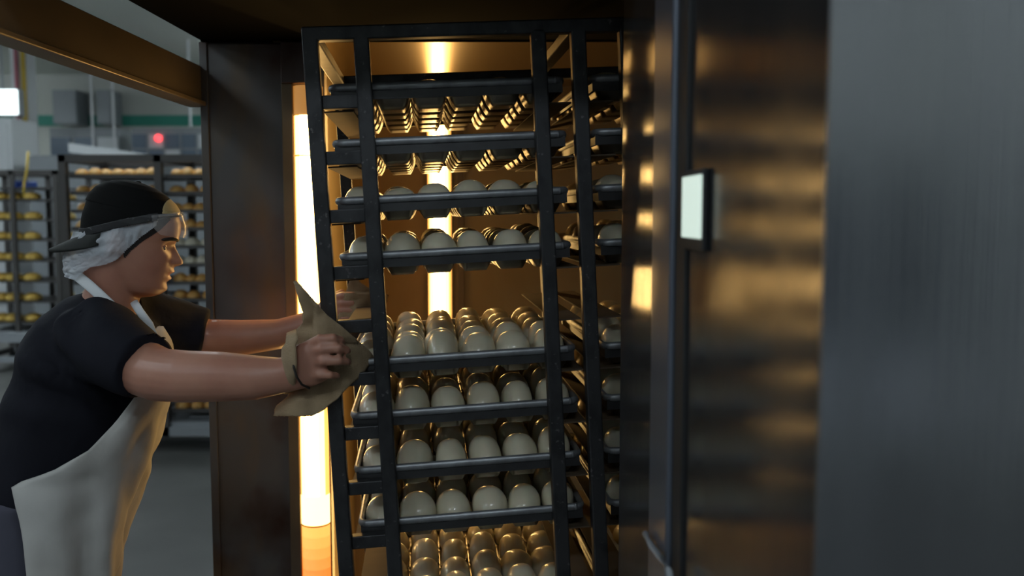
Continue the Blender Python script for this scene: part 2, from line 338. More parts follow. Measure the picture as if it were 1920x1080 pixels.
for i, w in enumerate(W):
    if w < 0.25: continue
    for s, (ua, ub) in enumerate([(0.0, 0.51), (0.51, 1.02)]):
        for d, u0 in ((1, ua), (-1, ub)):
            a, b = sorted((u0 + d * HS, u0 + d * 0.070)); zb = w - 0.043
            MB().box((a, 0.02, zb - 0.003), (b, DV - 0.01, zb)).build('ledge', M_LEDGE, rack)
            c, e = sorted((u0 + d * HS, u0 + d * 0.092))
            if u0 != 0.51: MB().box((c, -0.006, w - 0.042), (e, 0.016, w - 0.016)).build('ledge_end', M_RACK, rack, bevel=0.002)

# trays: pressed sheet with 6 x 5 wells
TW, TD = 0.450, 0.575; NU, NV = 6, 5
PU, PV = (TW - 0.012) / NU, (TD - 0.012) / NV
def tray_sheet():
    nu, nv = NU * 10, NV * 10; g = []
    for j in range(nv + 1):
        row = []
        for i in range(nu + 1):
            x = 0.006 + (TW - 0.012) * i / nu; y = 0.006 + (TD - 0.012) * j / nv
            fx = ((x - 0.006) / PU) % 1.0 if i < nu else 0; fy = ((y - 0.006) / PV) % 1.0 if j < nv else 0
            if i % 10 == 0: fx = 0
            if j % 10 == 0: fy = 0
            dx = min(fx, 1 - fx) * PU; dy = min(fy, 1 - fy) * PV
            sm = lambda d, a, b: max(0, min(1, (d - a) / (b - a)))
            k = sm(dx, 0.002, 0.011) * sm(dy, 0.001, 0.015)
            row.append((x, y, -0.012 - 0.030 * (k * k * (3 - 2 * k))))
        g.append(row)
    return MB().grid(g).mesh('pan_sheet', M_TRAYS, True)
def rim_mesh():
    m = MB(); t = 0.006
    for (a, b) in [((0, 0), (TW, t)), ((0, TD - t), (TW, TD)), ((0, t), (t, TD - t)), ((TW - t, t), (TW, TD - t))]:
        m.box((a[0], a[1], -0.024), (b[0], b[1], -0.003))
    return m.mesh('rim_skirt', M_TRAY)
def bead_mesh():
    r = 0.0045; pts = []; c = 0.018
    for (cx, cy, a0) in [(TW - c, c, -90), (TW - c, TD - c, 0), (c, TD - c, 90), (c, c, 180)]:
        for k in range(5):
            a = math.radians(a0 + 90 * k / 4); pts.append(Vector((cx + c * math.cos(a), cy + c * math.sin(a), 0)))
    pts.append(pts[0]); pts.append(pts[1])
    return MB().tube(pts, [(0.006, 0.008)], 8, Vector((0, 0, 1))).mesh('rim_bead', M_BEAD, True)
ME_SHEET, ME_RIM, ME_BEAD = tray_sheet(), rim_mesh(), bead_mesh()
def bun_mesh(k):
    rnd = random.Random(k); m = MB().ball((0, 0, 0), (PU * 0.52, PV * 0.525, 0.047), 20, 12)
    ofs = Vector((k * 7.3, k * 3.1, 0))
    for p in m.v:
        n = noise.noise(p * 14 + ofs) * 0.0055 + noise.noise(p * 30 + ofs) * 0.0018
        q = p.normalized(); p += q * n
        p.x = math.copysign(PU * .5 * (abs(p.x) / (PU * .52)) ** .84, p.x); p.z = math.copysign(.047 * min(1.1, abs(p.z) / .047) ** .9, p.z)
        if p.z < -0.026: p.z = -0.026 + (p.z + 0.026) * 0.15
        if p.z < 0: p.x *= 1 + p.z * 9; p.y *= 1 + p.z * 8
        p.x *= 1 + 0.05 * math.sin(k + p.y * 30)
    return m.mesh('dough_roll', M_DOUGH, True)
BUNS = [bun_mesh(k) for k in range(7)]
ORD = ['topmost', 'second', 'third', 'fourth', 'fifth', 'sixth', 'seventh', 'eighth', 'ninth']
levels = [W[0], W[1], W[2], W[3], W[5], W[6], W[7], W[8], W[10]]
NTH = ['first', 'second', 'third', 'fourth', 'fifth', 'sixth', 'seventh']
extra = MB()
HZ = [0.62, 0.5, 0.85, 1.05, 1.05, 1.05, 1.05, 1.05, 1.05]      # how far each tray's dough has risen
for side in (0, 1):
    for i, w in enumerate(levels):
        p = ORD[i]; where = 'baker-side stack' if side == 0 else 'door-side stack'
        MT = MR @ Matrix.Translation(Vector((0.03 + 0.51 * side + random.uniform(-.002, .002), 0.019, w)))
        t = empty('baking_tray', MT)
        link('pan_sheet', ME_SHEET, t); link('rim_skirt', ME_RIM, t); link('rim_bead', ME_BEAD, t)
        tag(t, 'dark steel dough tray, %s from the top in the %s of the oven rack' % (p, where) if i else 'dark steel dough tray, topmost in the %s of the oven rack' % where, 'tray', 'baking trays in the oven rack')
        for r in range(NV):
            for c in range(NU):
                Mb = MT @ Matrix.Translation(Vector((0.006 + PU * (c + 0.5) + random.uniform(-.002, .002), 0.014 + (PV - 0.0035) * (r + 0.5) + random.uniform(-.002, .002), -0.012 + random.uniform(-.004, .003)))) \
                    @ Matrix.Rotation(random.uniform(-.12, .12) + (math.pi if random.random() < .5 else 0), 4, 'Z') @ Matrix.Diagonal((random.uniform(.94, 1.03), random.uniform(.96, 1.03), random.uniform(.90, 1.06) * (HZ[i] if True else 1), 1))
                me = BUNS[random.randrange(len(BUNS))]
                if side == 0 or (c == 0 and r < 3):
                    b = link('dough_roll', me); b.matrix_world = Mb
                    tag(b, "raw dough roll %s from baker's side, %s row behind lip, %s tray, %s" % (NTH[c], NTH[r], p, where), 'dough roll', 'dough rolls on the %s tray, %s' % (p, where))
                else:
                    extra.add([Mb @ v.co for v in me.vertices], [tuple(q.vertices) for q in me.polygons])
o = extra.build('dough_rolls', M_DOUGH, None, smooth=True)
tag(o, 'raw dough rolls filling the trays of the stack nearer the steel door', 'dough rolls', None, 'stuff')

# ------------------------------------------------------------ foreground steel door
D0 = Vector((0.200, 1.655)); DD = Vector((0.045, -1.0)).normalized()
def door_s(px):
    k = (px - 960) / FPX
    return (k * D0.y - D0.x) / (DD.x - k * DD.y)
NRM = Vector((DD.y, -DD.x))           # towards the baker / camera side
if NRM.x > 0: NRM = -NRM
door = empty('swing_door', Vector((D0.x, D0.y, 0))); door.matrix_world = Matrix.Identity(4)
tag(door, 'brushed steel oven door standing open in front of the rack', 'door')
def slab(name, s0, s1, n0, n1, z0, z1, m, parent=door, bev=0.003):
    a, b = D0 + DD * s0, D0 + DD * s1
    pts = [a + NRM * n0, b + NRM * n0, b + NRM * n1, a + NRM * n1]
    return MB().prism(pts, z0, z1).build(name, m, parent, bevel=bev)
sA, sB, sC = door_s(1237), door_s(1290), door_s(1550); TH = 0.30
DZ0, DZ1 = 0.12, ZH - 0.012
slab('door_core', 0.0, sC - 0.006, -TH, -0.004, DZ0, DZ1, M_STILE)
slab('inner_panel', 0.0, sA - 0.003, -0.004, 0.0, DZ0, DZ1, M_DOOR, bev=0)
slab('stile', sA, sB - 0.05, -0.004, 0.012, DZ0, DZ1, M_STILE, bev=0.005)
slab('gasket', sB - 0.05, sB + 0.004, -0.004, 0.005, DZ0, DZ1, M_GASK, bev=0.003)
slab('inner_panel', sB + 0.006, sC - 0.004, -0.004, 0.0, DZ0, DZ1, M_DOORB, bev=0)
slab('end_skin', sC - 0.006, sC, -TH, 0.002, DZ0, DZ1, M_DOORN, bev=0.002)
def door_z(px, y): s = door_s(px); return P(px, y, (D0 + DD * s).y).z
s1, s2 = door_s(1293), door_s(1328)
lt = slab('latch_plate', s1 - 0.004, s2 + 0.002, 0.0, 0.008, door_z(1308, 470), door_z(1308, 318), M_GASK)
slab('reflection_glow', s1, s2, 0.008, 0.011, door_z(1308, 446), door_z(1308, 330), M_LATCH, lt, 0.001)  # glowing plate stands in for a fluorescent's reflection on the latch
q = [Vector((*(D0 + DD * door_s(x) + NRM * 0.02), door_z(x, y))) for x, y in [(1242, 1000), (1255, 1022), (1275, 1045), (1292, 1070), (1300, 1110)]]
MB().tube(q, [0.005], 8).build('cable', M_GREY, door, smooth=True)

# ------------------------------------------------------------ baker
YM = 2.0; S = 0.945 / (FPX / YM)      # metres per photo pixel at the baker's depth
HO = P(235, 470, YM)                # head centre
ta = math.radians(13)
hy = math.radians(18); cy_, sy_ = math.cos(hy), math.sin(hy)      # face turned square to the rack
HU = Vector((math.sin(ta) * cy_, math.sin(ta) * sy_, math.cos(ta))); HF = Vector((math.cos(ta) * cy_, math.cos(ta) * sy_, -math.sin(ta))); HS_ = Vector((-sy_, cy_, 0))
def H(f, s, u): return HO + (HF * f + HS_ * s + HU * u) * S       # head coords in photo pixels
def interp(tab, x):
    if x <= tab[0][0]: return tab[0][1:]
    for a, b in zip(tab, tab[1:]):
        if x <= b[0]:
            k = (x - a[0]) / (b[0] - a[0]); k = k * k * (3 - 2 * k) if False else k
            return tuple(p + (q - p) * k for p, q in zip(a[1:], b[1:]))
    return tab[-1][1:]
# u: front, back, half width
PROF = [(-86, 44, 12, 14), (-80, 66, 2, 30), (-72, 80, -8, 40), (-60, 88, -22, 48), (-45, 87.5, -40, 54), (-30, 89, -58, 58), (-15, 90, -72, 61), (0, 89, -82, 63),
        (15, 87, -88, 65), (30, 86, -92, 67), (44, 92, -94, 69), (57, 94, -94, 70), (75, 91, -91, 69), (92, 82, -84, 64), (106, 68, -72, 55), (117, 50, -54, 42), (124, 30, -32, 27), (128, 8, -8, 8)]
def g(x, s): return math.exp(-(x / s) ** 2)
def head_pt(u, a, grow=0.0):
    f0, b0, w = interp(PROF, u); b0 *= 0.85 if b0 < 0 else 1
    c = (f0 * 0.45 + b0 * 0.55); ca, sa = math.cos(a), math.sin(a)
    ex = 0.85 if ca > 0 else 1.0
    rf = (f0 - c) if ca > 0 else (c - b0)
    f = c + (abs(ca) ** ex) * (1 if ca > 0 else -1) * (rf + grow); s = (abs(sa) ** 0.92) * (1 if sa > 0 else -1) * (w + grow)
    if grow == 0 and ca > 0:
        # nose
        nz = 0
        if -15 < u < 34: nz = interp([(-15, 0), (-11, 9), (-6, 20), (-1, 23), (6, 19), (15, 13), (28, 4), (34, 0)], u)[0]
        f += nz * g(s, 7 + 6 * g(u + 1, 9))
        # nostril wing
        f += 7 * g(u + 5, 6) * g(abs(s) - 13, 6)
        # lips
        f += (10 * g(u + 22, 5) + 8 * g(u + 37, 5) - 4 * g(u + 30, 2.2) - 2 * g(u + 46, 5)) * g(s, 20)
        # eye sockets, brow
        f -= 8.5 * g(u - 23, 9) * g(abs(s) - 29, 15)
        f += 4 * g(u - 42, 6) * g(abs(s) - 26, 18)
        # chin, cheeks
        f += 4 * g(u + 60, 10) * g(s, 18); f += 3 * g(u - 2, 14) * g(abs(s) - 38, 14)
    return f, s, u
def head_mesh():
    us = [-86 + 214 * i / 110 for i in range(111)]; K = 96; m = MB(); v = []
    for u in us:
        for k in range(K): v.append(H(*head_pt(u, 2 * math.pi * k / K)))
    f = [(i * K + k, i * K + (k + 1) % K, (i + 1) * K + (k + 1) % K, (i + 1) * K + k) for i in range(110) for k in range(K)]
    f += [tuple(range(K))[::-1], tuple(range(110 * K, 111 * K))]
    return m.add(v, f)
body = head_mesh()
for sd in (-1, 1):
    body.ball(H(-16, sd * 66, 12), (0.020, 0.010, 0.034), 14, 10)
    body.ball(H(-13, sd * 71, 14), (0.013, 0.006, 0.022), 14, 10)
# neck and trunk
body.tube([H(-20, 0, -10), P(214, 540, YM), P(205, 572, YM), P(193, 605, YM), P(185, 640, YM)], [(.075, .062), (.056, .060), (.060, .064), (.075, .09), (.08, .12)], 24)
body.tube([P(190, 610, YM), P(178, 660, YM), P(163, 740, YM), P(133, 830, YM), P(95, 900, YM), P(62, 965, YM)], [(.08, .15), (.115, .19), (.125, .18), (.13, .165), (.135, .17), (.12, .165)], 24)
arm_n = [P(165, 640, 1.86), P(235, 676, 1.79), P(300, 703, 1.74), P(350, 706, 1.715), P(415, 706, 1.70), P(480, 708, 1.692), P(528, 704, 1.690), P(560, 697, 1.688)]
body.tube(arm_n, [.062, .058, .0525, .050, .0475, .042, (.034, .030), (.034, .022)], 20)
arm_f = [P(255, 600, 2.17), P(325, 620, 2.24), P(390, 632, 2.27), P(455, 633, 2.275), P(525, 626, 2.28), P(580, 606, 2.285), P(605, 596, 2.288)]
body.tube(arm_f, [.062, .055, .045, .045, .038, .030, .030], 20)
# near hand
body.tube([P(540, 702, 1.689), P(560, 692, 1.686), P(580, 682, 1.682), P(600, 674, 1.679), P(610, 672, 1.680)], [(.032, .024), (.040, .021), (.043, .018), (.041, .015), (.034, .010)], 20)
for k, pts in enumerate([[(578, 647, 1.684), (600, 636, 1.670), (624, 634, 1.670), (638, 637, 1.690), (642, 640, 1.708)],
                         [(578, 664, 1.682), (604, 654, 1.664), (634, 653, 1.666), (649, 656, 1.686), (653, 658, 1.706)],
                         [(578, 684, 1.682), (605, 677, 1.664), (635, 676, 1.667), (650, 678, 1.686), (654, 680, 1.706)],
                         [(576, 705, 1.684), (598, 703, 1.668), (618, 703, 1.668), (630, 704, 1.684), (634, 705, 1.702)]]):
    r = [.0095, .0098, .0090, .0080, .0064]
    if k == 3: r = [x * .9 for x in r]
    body.tube([P(*q) for q in pts], r, 12); body.ball(P(*pts[-1]), r[-1], 10, 8); body.ball(P(*pts[1]), r[1] * 1.06, 10, 8); body.ball(P(*pts[2]), r[2] * 1.05, 10, 8)
th = [(556, 684, 1.70), (574, 660, 1.715), (586, 640, 1.745), (598, 632, 1.775), (606, 630, 1.79)]
body.tube([P(*q) for q in th], [.015, .0135, .0115, .010, .007], 12); body.ball(P(*th[-1]), .007, 10, 8)
# far hand
body.tube([P(598, 598, 2.287), P(618, 588, 2.285), P(638, 577, 2.285), P(644, 574, 2.29)], [(.030, .024), (.040, .019), (.040, .016), (.03, .01)], 18)
for y in (556, 570, 584, 598):
    pts = [(628, y + 2, 2.288), (643, y - 2, 2.27), (662, y - 2, 2.268), (673, y, 2.285), (674, y + 1, 2.305)]
    body.tube([P(*q) for q in pts], [.0105, .0105, .0096, .0086, .007], 12); body.ball(P(*pts[-1]), .007, 10, 8)
body.tube([P(612, 576, 2.292), P(628, 556, 2.31), P(644, 546, 2.33)], [.014, .0115, .008], 12)
# legs
FN = Vector((-1.22, 1.86, 0)); FF = Vector((-0.98, 2.16, 0))
hipn, hipf = P(62, 975, 1.90), P(66, 975, 2.10)
legs = [(hipn, FN), (hipf, FF)]
for hp, ft in legs:
    kn = hp.lerp(ft, 0.5) + Vector((0.06, 0, 0.02))
    body.tube([hp + Vector((0, 0, 0.05)), hp.lerp(kn, .5), kn, kn.lerp(ft, .5), ft + Vector((0, 0, 0.07))], [.085, .075, .056, .05, .036], 18)
    body.tube([ft + Vector((-.05, 0, .035)), ft + Vector((.05, 0, .04)), ft + Vector((.16, 0, .028))], [.032, (.036, .038), (.02, .035)], 16)
baker = link('person', remesh('person', body, 0.0034, M_SKIN, 4, 0.5))
tag(baker, 'baker in black cap and pale apron pushing the rack with outstretched arms', 'person')
# lips colour on the skin itself
baker.data.materials.append(M_LIP)
def to_head(p):
    d = (p - HO) / S; return d.dot(HF), d.dot(HS_), d.dot(HU)
for pl in baker.data.polygons:
    f, s, u = to_head(pl.center)
    if f > 84 and abs(s) < 21 and (-41 < u < -22): pl.material_index = 1
# eyes, brows
for sd in (-1, 1):
    e = MB().ball(H(64.5, sd * 29, 22), 0.0105, 16, 12).build('eyeball', M_EYE, baker, smooth=True)
    MB().ball(H(71.0, sd * 30.5, 21.5), (.0034, .0058, .0058), 12, 8).build('iris', M_IRIS, e, smooth=True)
    for b0, b1 in ((10, 80), (-80, -26)):
        lid = [[H(64.5 + 10.4 * math.cos(b) * math.cos(a), sd * 29 + 11.0 * math.sin(a) * math.cos(b), 22 + 11.0 * math.sin(b)) for a in [math.radians(-88 + 17.6 * i) for i in range(11)]] for b in [math.radians(b0 + (b1 - b0) * j / 6) for j in range(7)]]
        MB().grid(lid).build('eyelid', M_SKIN, baker, smooth=True, solid=0.0012)
    bp = []
    for i in range(9):
        a = math.radians(14 + 4.2 * i) * sd; uu = 40 + 4 * math.sin(i / 8 * math.pi) - i * 0.3
        f, s, u = head_pt(uu, a); bp.append(H(f + 0.5, s, u))
    MB().tube(bp, [(.002, .002)] + [(.0042, .003)] * 7 + [(.0015, .0015)], 8).build('eyebrow', M_HAIR, baker, smooth=True)

# shell patches following the head
def shell(cond, grow, u0, u1, nu=140, K=280, fn=None):
    m = MB(); v = []; keep = []
    for i in range(nu + 1):
        u = u0 + (u1 - u0) * i / nu
        for k in range(K):
            f, s, uu = head_pt(u, 2 * math.pi * k / K, grow)
            if fn: f, s, uu = fn(f, s, uu)
            v.append(H(f, s, uu))
    for i in range(nu):
        for k in range(K):
            q = (i * K + k, i * K + (k + 1) % K, (i + 1) * K + (k + 1) % K, (i + 1) * K + k)
            c = sum((v[j] for j in q), Vector()) / 4; keep.append(q) if cond(c) else None
    used = sorted({j for q in keep for j in q}); mp = {j: n for n, j in enumerate(used)}
    return m.add([v[j] for j in used], [tuple(mp[j] for j in q) for q in keep])
def img(c):                       # side-on coordinates of a head point, in photo pixels
    d = (c - HO) / S; return pix(H(d.dot(HF), -abs(d.dot(HS_)), d.dot(HU)))
def line(x, pts):
    return interp([(p[0], p[1]) for p in pts], x)[0]
CAPL = [(150, 440), (165, 437), (230, 424), (290, 413), (345, 404)]
capm = shell(lambda c: img(c)[1] < line(img(c)[0], CAPL), 8, -10, 128, fn=lambda f, s, u: (f - (3 if u > 80 else 0) - 5 * max(0, u - 70) / 58, s, u + 8 * max(0, u - 60) / 68))
cap = capm.build('cap', M_CAP, baker, smooth=True, solid=0.004)
# cap button and seams
MB().ball(H(-3, 0, 137), (.007, .007, .004), 10, 6).build('cap_button', M_CAP, cap, smooth=True)
brim = []
for j in range(9):
    t = j / 8; row = []
    for k in range(25):
        a = math.radians(180 - 62 + 124 * k / 24); wd = math.cos((k / 24 - 0.5) * math.pi)
        f, s, u = head_pt(30, a, 8); L = t * (wd ** 0.6)
        row.append(H(f - 48 * L, s * (1 - 0.06 * t), 46 + .435 * f - 38 * L - 24 * t * (1 - wd)))
    brim.append(row)
MB().grid(brim).build('cap_brim', M_BRIM, baker, smooth=True, solid=0.007)
patch = shell(lambda c: ((img(c)[0] - 321) / 16) ** 2 + ((img(c)[1] - 399) / 25) ** 2 < 1 and img(c)[1] < 401, 10.5, 40, 125, fn=lambda f, s, u: (f - (3 if u > 80 else 0) - 5 * max(0, u - 70) / 58, s, u + 8 * max(0, u - 60) / 68))
patch.build('cap_patch', M_PATCH, cap, smooth=True, solid=0.002)
def netfn(f, s, u):
    back = max(0.0, -f / 90.0); low = max(0.0, min(1.0, (50 - u) / 60))
    n = noise.noise(Vector((f * .05, s * .05, u * .05))) * 5 + abs(noise.noise(Vector((f * .12, s * .12, u * .03)))) * 5
    f0, b0, w = interp(PROF, u); b0 *= 0.85 if b0 < 0 else 1; c = f0 * .45 + b0 * .55
    B = interp([(-70, -92), (-58, -103), (-35, -106), (-5, -100), (20, -92), (45, -86), (75, b0 - 4)], u)[0]
    if f < c:
        kk = (c - B) / (c - b0 + 3); bk = min(1, (c - f) / (c - b0)); f = c + (f - c) * kk - n * bk
        if u < 25: s *= 1 + bk * max(0, 60 / w - 1) * min(1, (25 - u) / 40)
    return (f, s * 1.05 + math.copysign(n * 0.8 + 13 * g(f + 15, 22) * g(u - 12, 26), s), u)
NETL = [(90, 528), (138, 526), (152, 513), (168, 502), (195, 497), (218, 488), (240, 466), (262, 446), (292, 424), (300, 405)]
net = shell(lambda c: line(img(c)[0], CAPL) - 5 < img(c)[1] < line(img(c)[0], NETL), 3, -72, 75, fn=netfn)
net.build('hairnet', M_NET, baker, smooth=True)
HAIRL = [(100, 500), (190, 488), (232, 486), (246, 470), (268, 452), (300, 432), (322, 410)]
hair = shell(lambda c: line(img(c)[0], CAPL) - 20 < img(c)[1] < line(img(c)[0], HAIRL) and not (196 < img(c)[0] < 232 and img(c)[1] > 440), 1.2, -40, 80)
hair.build('hair', M_HAIR, baker, smooth=True)
# goggles pushed up over the cap band
GB = lambda x: line(x, [(160, 436), (230, 419), (290, 408), (350, 402)])
strap = shell(lambda c: GB(img(c)[0]) - 8 < img(c)[1] < GB(img(c)[0]) + 6 and img(c)[0] < 296, 12, -10, 110, 200)
gog = empty('safety_goggles', Matrix.Identity(4)); tag(gog, 'clear safety goggles pushed up on the front of the black cap', 'goggles')
strap.build('strap', M_GOGS, gog, smooth=True, solid=0.002)
lens = shell(lambda c: img(c)[0] > 286 and GB(img(c)[0]) - 4 < img(c)[1] < line(img(c)[0], [(286, 425), (300, 440), (340, 446), (350, 446)]), 11, 30, 110, 140, fn=lambda f, s, u: (f + 2, s * 1.02, u))
lens.build('lens', M_LENS, gog, smooth=True, solid=0.0015)
frame = shell(lambda c: img(c)[0] > 284 and GB(img(c)[0]) - 5 < img(c)[1] < GB(img(c)[0]) - 0.5, 12, 30, 110, 160, fn=lambda f, s, u: (f + 2, s * 1.02, u))
frame.build('lens_frame', M_LENS, gog, smooth=True, solid=0.003)

# T-shirt
sh = MB()
sh.tube([P(206, 566, YM), P(200, 582, YM), P(190, 610, YM), P(180, 660, YM), P(165, 740, YM), P(137, 830, YM), P(98, 900, YM), P(84, 925, YM)],
        [(.058, .068), (.085, .11), (.112, .185), (.136, .215), (.146, .208), (.152, .195), (.160, .20), (.158, .20)], 36)
sh.tube([P(172, 632, 1.92), P(178, 634, 1.86), P(222, 662, 1.80), P(250, 676, 1.772), P(272, 686, 1.758)], [(.07, .07), .085, .078, .072, (.069, .069)], 24)
sh.tube([P(215, 590, 2.08), P(240, 595, 2.15), P(310, 612, 2.23), P(352, 620, 2.26), P(386, 626, 2.27)], [.07, .082, .078, .070, .064], 24)
shirt_me = remesh('t_shirt', sh, 0.006, M_SHIRT, 8, 0.5)
for v in shirt_me.vertices:
    p = v.co; x, y = pix(p)
    fold = math.sin((p.x * 0.75 + p.z * 1.0) * 48 + 5 * noise.noise(p * 4)) * max(0, noise.noise(p * 6 + Vector((3, 1, 0))) + .25)
    f2 = math.sin((p.z * 1.2 - p.x * 0.9) * 40 + 4 * noise.noise(p * 4)) * max(0, noise.noise(p * 5 + Vector((9, 4, 2))))
    v.co = p + v.normal * (0.0095 * fold + 0.0075 * f2)
link('t_shirt', shirt_me, baker)
# trousers and shoes
tr = MB()
tr.tube([P(92, 905, YM), P(66, 960, YM), P(56, 1000, YM)], [(.14, .18), (.145, .19), (.13, .18)], 28)
for hp, ft in legs:
    kn = hp.lerp(ft, 0.5) + Vector((0.06, 0, 0.02))
    tr.tube([hp + Vector((0, 0, 0.06)), hp.lerp(kn, .5), kn, kn.lerp(ft, .5), ft + Vector((0, 0, 0.09))], [.105, .095, .08, .075, .068], 22)
    shoe = MB().tube([ft + Vector((-.09, 0, .042)), ft + Vector((-.03, 0, .055)), ft + Vector((.05, 0, .052)), ft + Vector((.13, 0, .038)), ft + Vector((.19, 0, .028))], [(.038, .03), (.052, .042), (.05, .046), (.036, .048), (.02, .03)], 18)
    shoe.build('shoe', M_SHOE, baker, smooth=True)
link('trousers', remesh('trousers', tr, 0.008, M_TROU, 6), baker)
# apron (rows of photo silhouette: near side edge, front)
AP = [(612, 286, 291), (640, 272, 304), (690, 262, 306), (740, 250, 303), (790, 214, 288), (840, 170, 270), (880, 106, 257), (906, 34, 248), (950, 42, 238), (1000, 50, 226), (1080, 62, 208), (1180, 72, 196), (1300, 80, 188)]
rows = []
NR = 60
for i in range(NR + 1):
    y = 612 + (1300 - 612) * i / NR
    xe, xf = interp(AP, y)
    xc = interp([(612, 200), (740, 168), (840, 133), (906, 100), (1000, 92), (1300, 100)], y)[0]
    a = xf - xc + 3; b = interp([(612, .09), (660, .16), (740, .2), (840, .208), (906, .215), (1300, .23)], y)[0]
    th0 = math.acos(max(-0.95, min(0.98, (xe - xc) / a)))
    row = []
    for k in range(49):
        th = th0 * (1 - 2 * k / 48); x = xc + a * math.cos(th); Y = YM - b * math.sin(th)
        amp = max(0, (y - 700) / 600)
        wv = math.sin(th * 5.5 + y * 0.004 + 0.6) * 0.030 * amp + math.sin(th * 11 + y * 0.012) * 0.012 * amp
        wv += abs(noise.noise(Vector((th * 1.6, y * 0.010, 2.0)))) * 0.020
        if th > th0 - 0.05 or th < -th0 + .05: wv *= 0.3
        row.append(P(x, y, Y) + Vector((math.cos(th), -math.sin(th), 0)) * (wv + interp([(612, .012), (720, .018), (880, .016), (960, .006)], y)[0]))
    rows.append(row)
apron = MB().grid(rows).build('apron', M_APRON, baker, smooth=True, solid=0.002)
def ribbon(name, pts, w, m, parent, side=Vector((0, 1, 0)), th=0.002):
    return MB().tube(pts, [(th, w)] , 10, side).build(name, m, parent, smooth=True)
ribbon('neck_strap', [P(128, 512, 2.0), P(146, 518, 1.945), P(166, 534, 1.918), P(186, 552, 1.905), P(206, 571, 1.900), P(218, 584, 1.905)], 0.0115, M_STRAPW, apron, Vector((.8, 0.1, .6)), .003)
ribbon('neck_strap', [P(251, 566, 1.955), P(262, 584, 1.93), P(280, 608, 1.925), P(293, 640, 1.935)], 0.009, M_STRAPW, apron, Vector((1, 0, .2)), .003)

# ------------------------------------------------------------ burlap cloths in the baker's hands
def cloth(name, table, depth, label, fr=14, thick=0.003, n=40, seed=0):
    rows = []
    y0, y1 = table[0][0], table[-1][0]
    for i in range(n + 1):
        y = y0 + (y1 - y0) * i / n; xa, xb = interp(table, y)
        row = []
        for k in range(29):
            t = k / 28; x = xa + (xb - xa) * t
            j = noise.noise(Vector((x * .05, y * .05, seed))) * 0.006
            e = (noise.noise(Vector((x * .3, y * .3, seed + 5))) * 3.2) if (k in (0, 28) or i in (0, n)) else 0
            row.append(P(x + e, y + e * .6, depth(x, y) + j))
        rows.append(row)
    o = MB().grid(rows).build(name, M_BURLAP, None, smooth=True, solid=thick)
    return tag(o, label, 'cloth', 'burlap pads in the baker\'s hands')
def near_depth(x, y):
    d = 1.713 + 0.00002 * (x - 615) ** 2 * (0.5 if x > 615 else 0.15)
    if y < 610: d -= 0.05 * g(x - 575, 30) * (610 - y) / 80 * (1 if x < 590 else .4)
    if y < 640 and x > 590: d -= 0.02
    if y > 730: d -= 0.035 * (y - 730) / 50 + 0.012 * math.sin(x * .06)
    return d
b1 = empty('burlap_cloth', Matrix.Identity(4)); tag(b1, 'folded burlap pad wrapped over the front rack post under the baker\'s fist', 'cloth')
c = cloth('sheet', [(528, 552, 556), (545, 556, 572), (560, 560, 586), (575, 565, 600), (590, 569, 612), (605, 568, 632), (620, 556, 650), (640, 536, 672), (655, 530, 690), (670, 529, 701), (685, 530, 692), (705, 534, 676), (725, 546, 654), (742, 540, 638), (756, 524, 622), (768, 515, 606), (780, 514, 584)], near_depth, None)
for k in ('label', 'category', 'group'):
    if k in c: del c[k]
c.parent = b1
# fold that comes round the wrist
fold = []
for i in range(13):
    y = 622 + (735 - 622) * i / 12; row = []
    bul = math.sin(i / 12 * math.pi)
    for k in range(15):
        a = math.pi * (1.05 - 1.0 * k / 14) if False else math.pi * k / 14
        x = 541 + 2 * i / 12 - (13 + 0.0 * bul) * math.cos(a) * (0.6 + .4 * bul) + (6 if i < 3 else 0)
        row.append(P(x, y + 3 * math.cos(a), 1.705 - 0.062 * (bul ** .5) * math.sin(a * .5 + .25)))
    fold.append(row)
MB().grid(fold).build('wrist_fold', M_BURLAP, b1, smooth=True, solid=0.004)
MB().tube([P(549, 664, 1.662), P(551, 690, 1.640), P(557, 708, 1.640), P(566, 721, 1.655), P(580, 728, 1.68)], [.0022], 8).build('cord', M_CORD, b1, smooth=True)
def far_depth(x, y): return 2.262 + 0.00003 * (x - 660) ** 2 * .3 + (0.03 if y < 550 else 0)
b2 = cloth('burlap_cloth', [(514, 660, 664), (530, 654, 676), (545, 650, 700), (552, 646, 728), (565, 642, 726), (580, 637, 722), (595, 633, 716), (611, 634, 706)], far_depth, 'orange-lit burlap pad in the baker\'s other hand on the rear rack post', seed=9)
del b2['group']

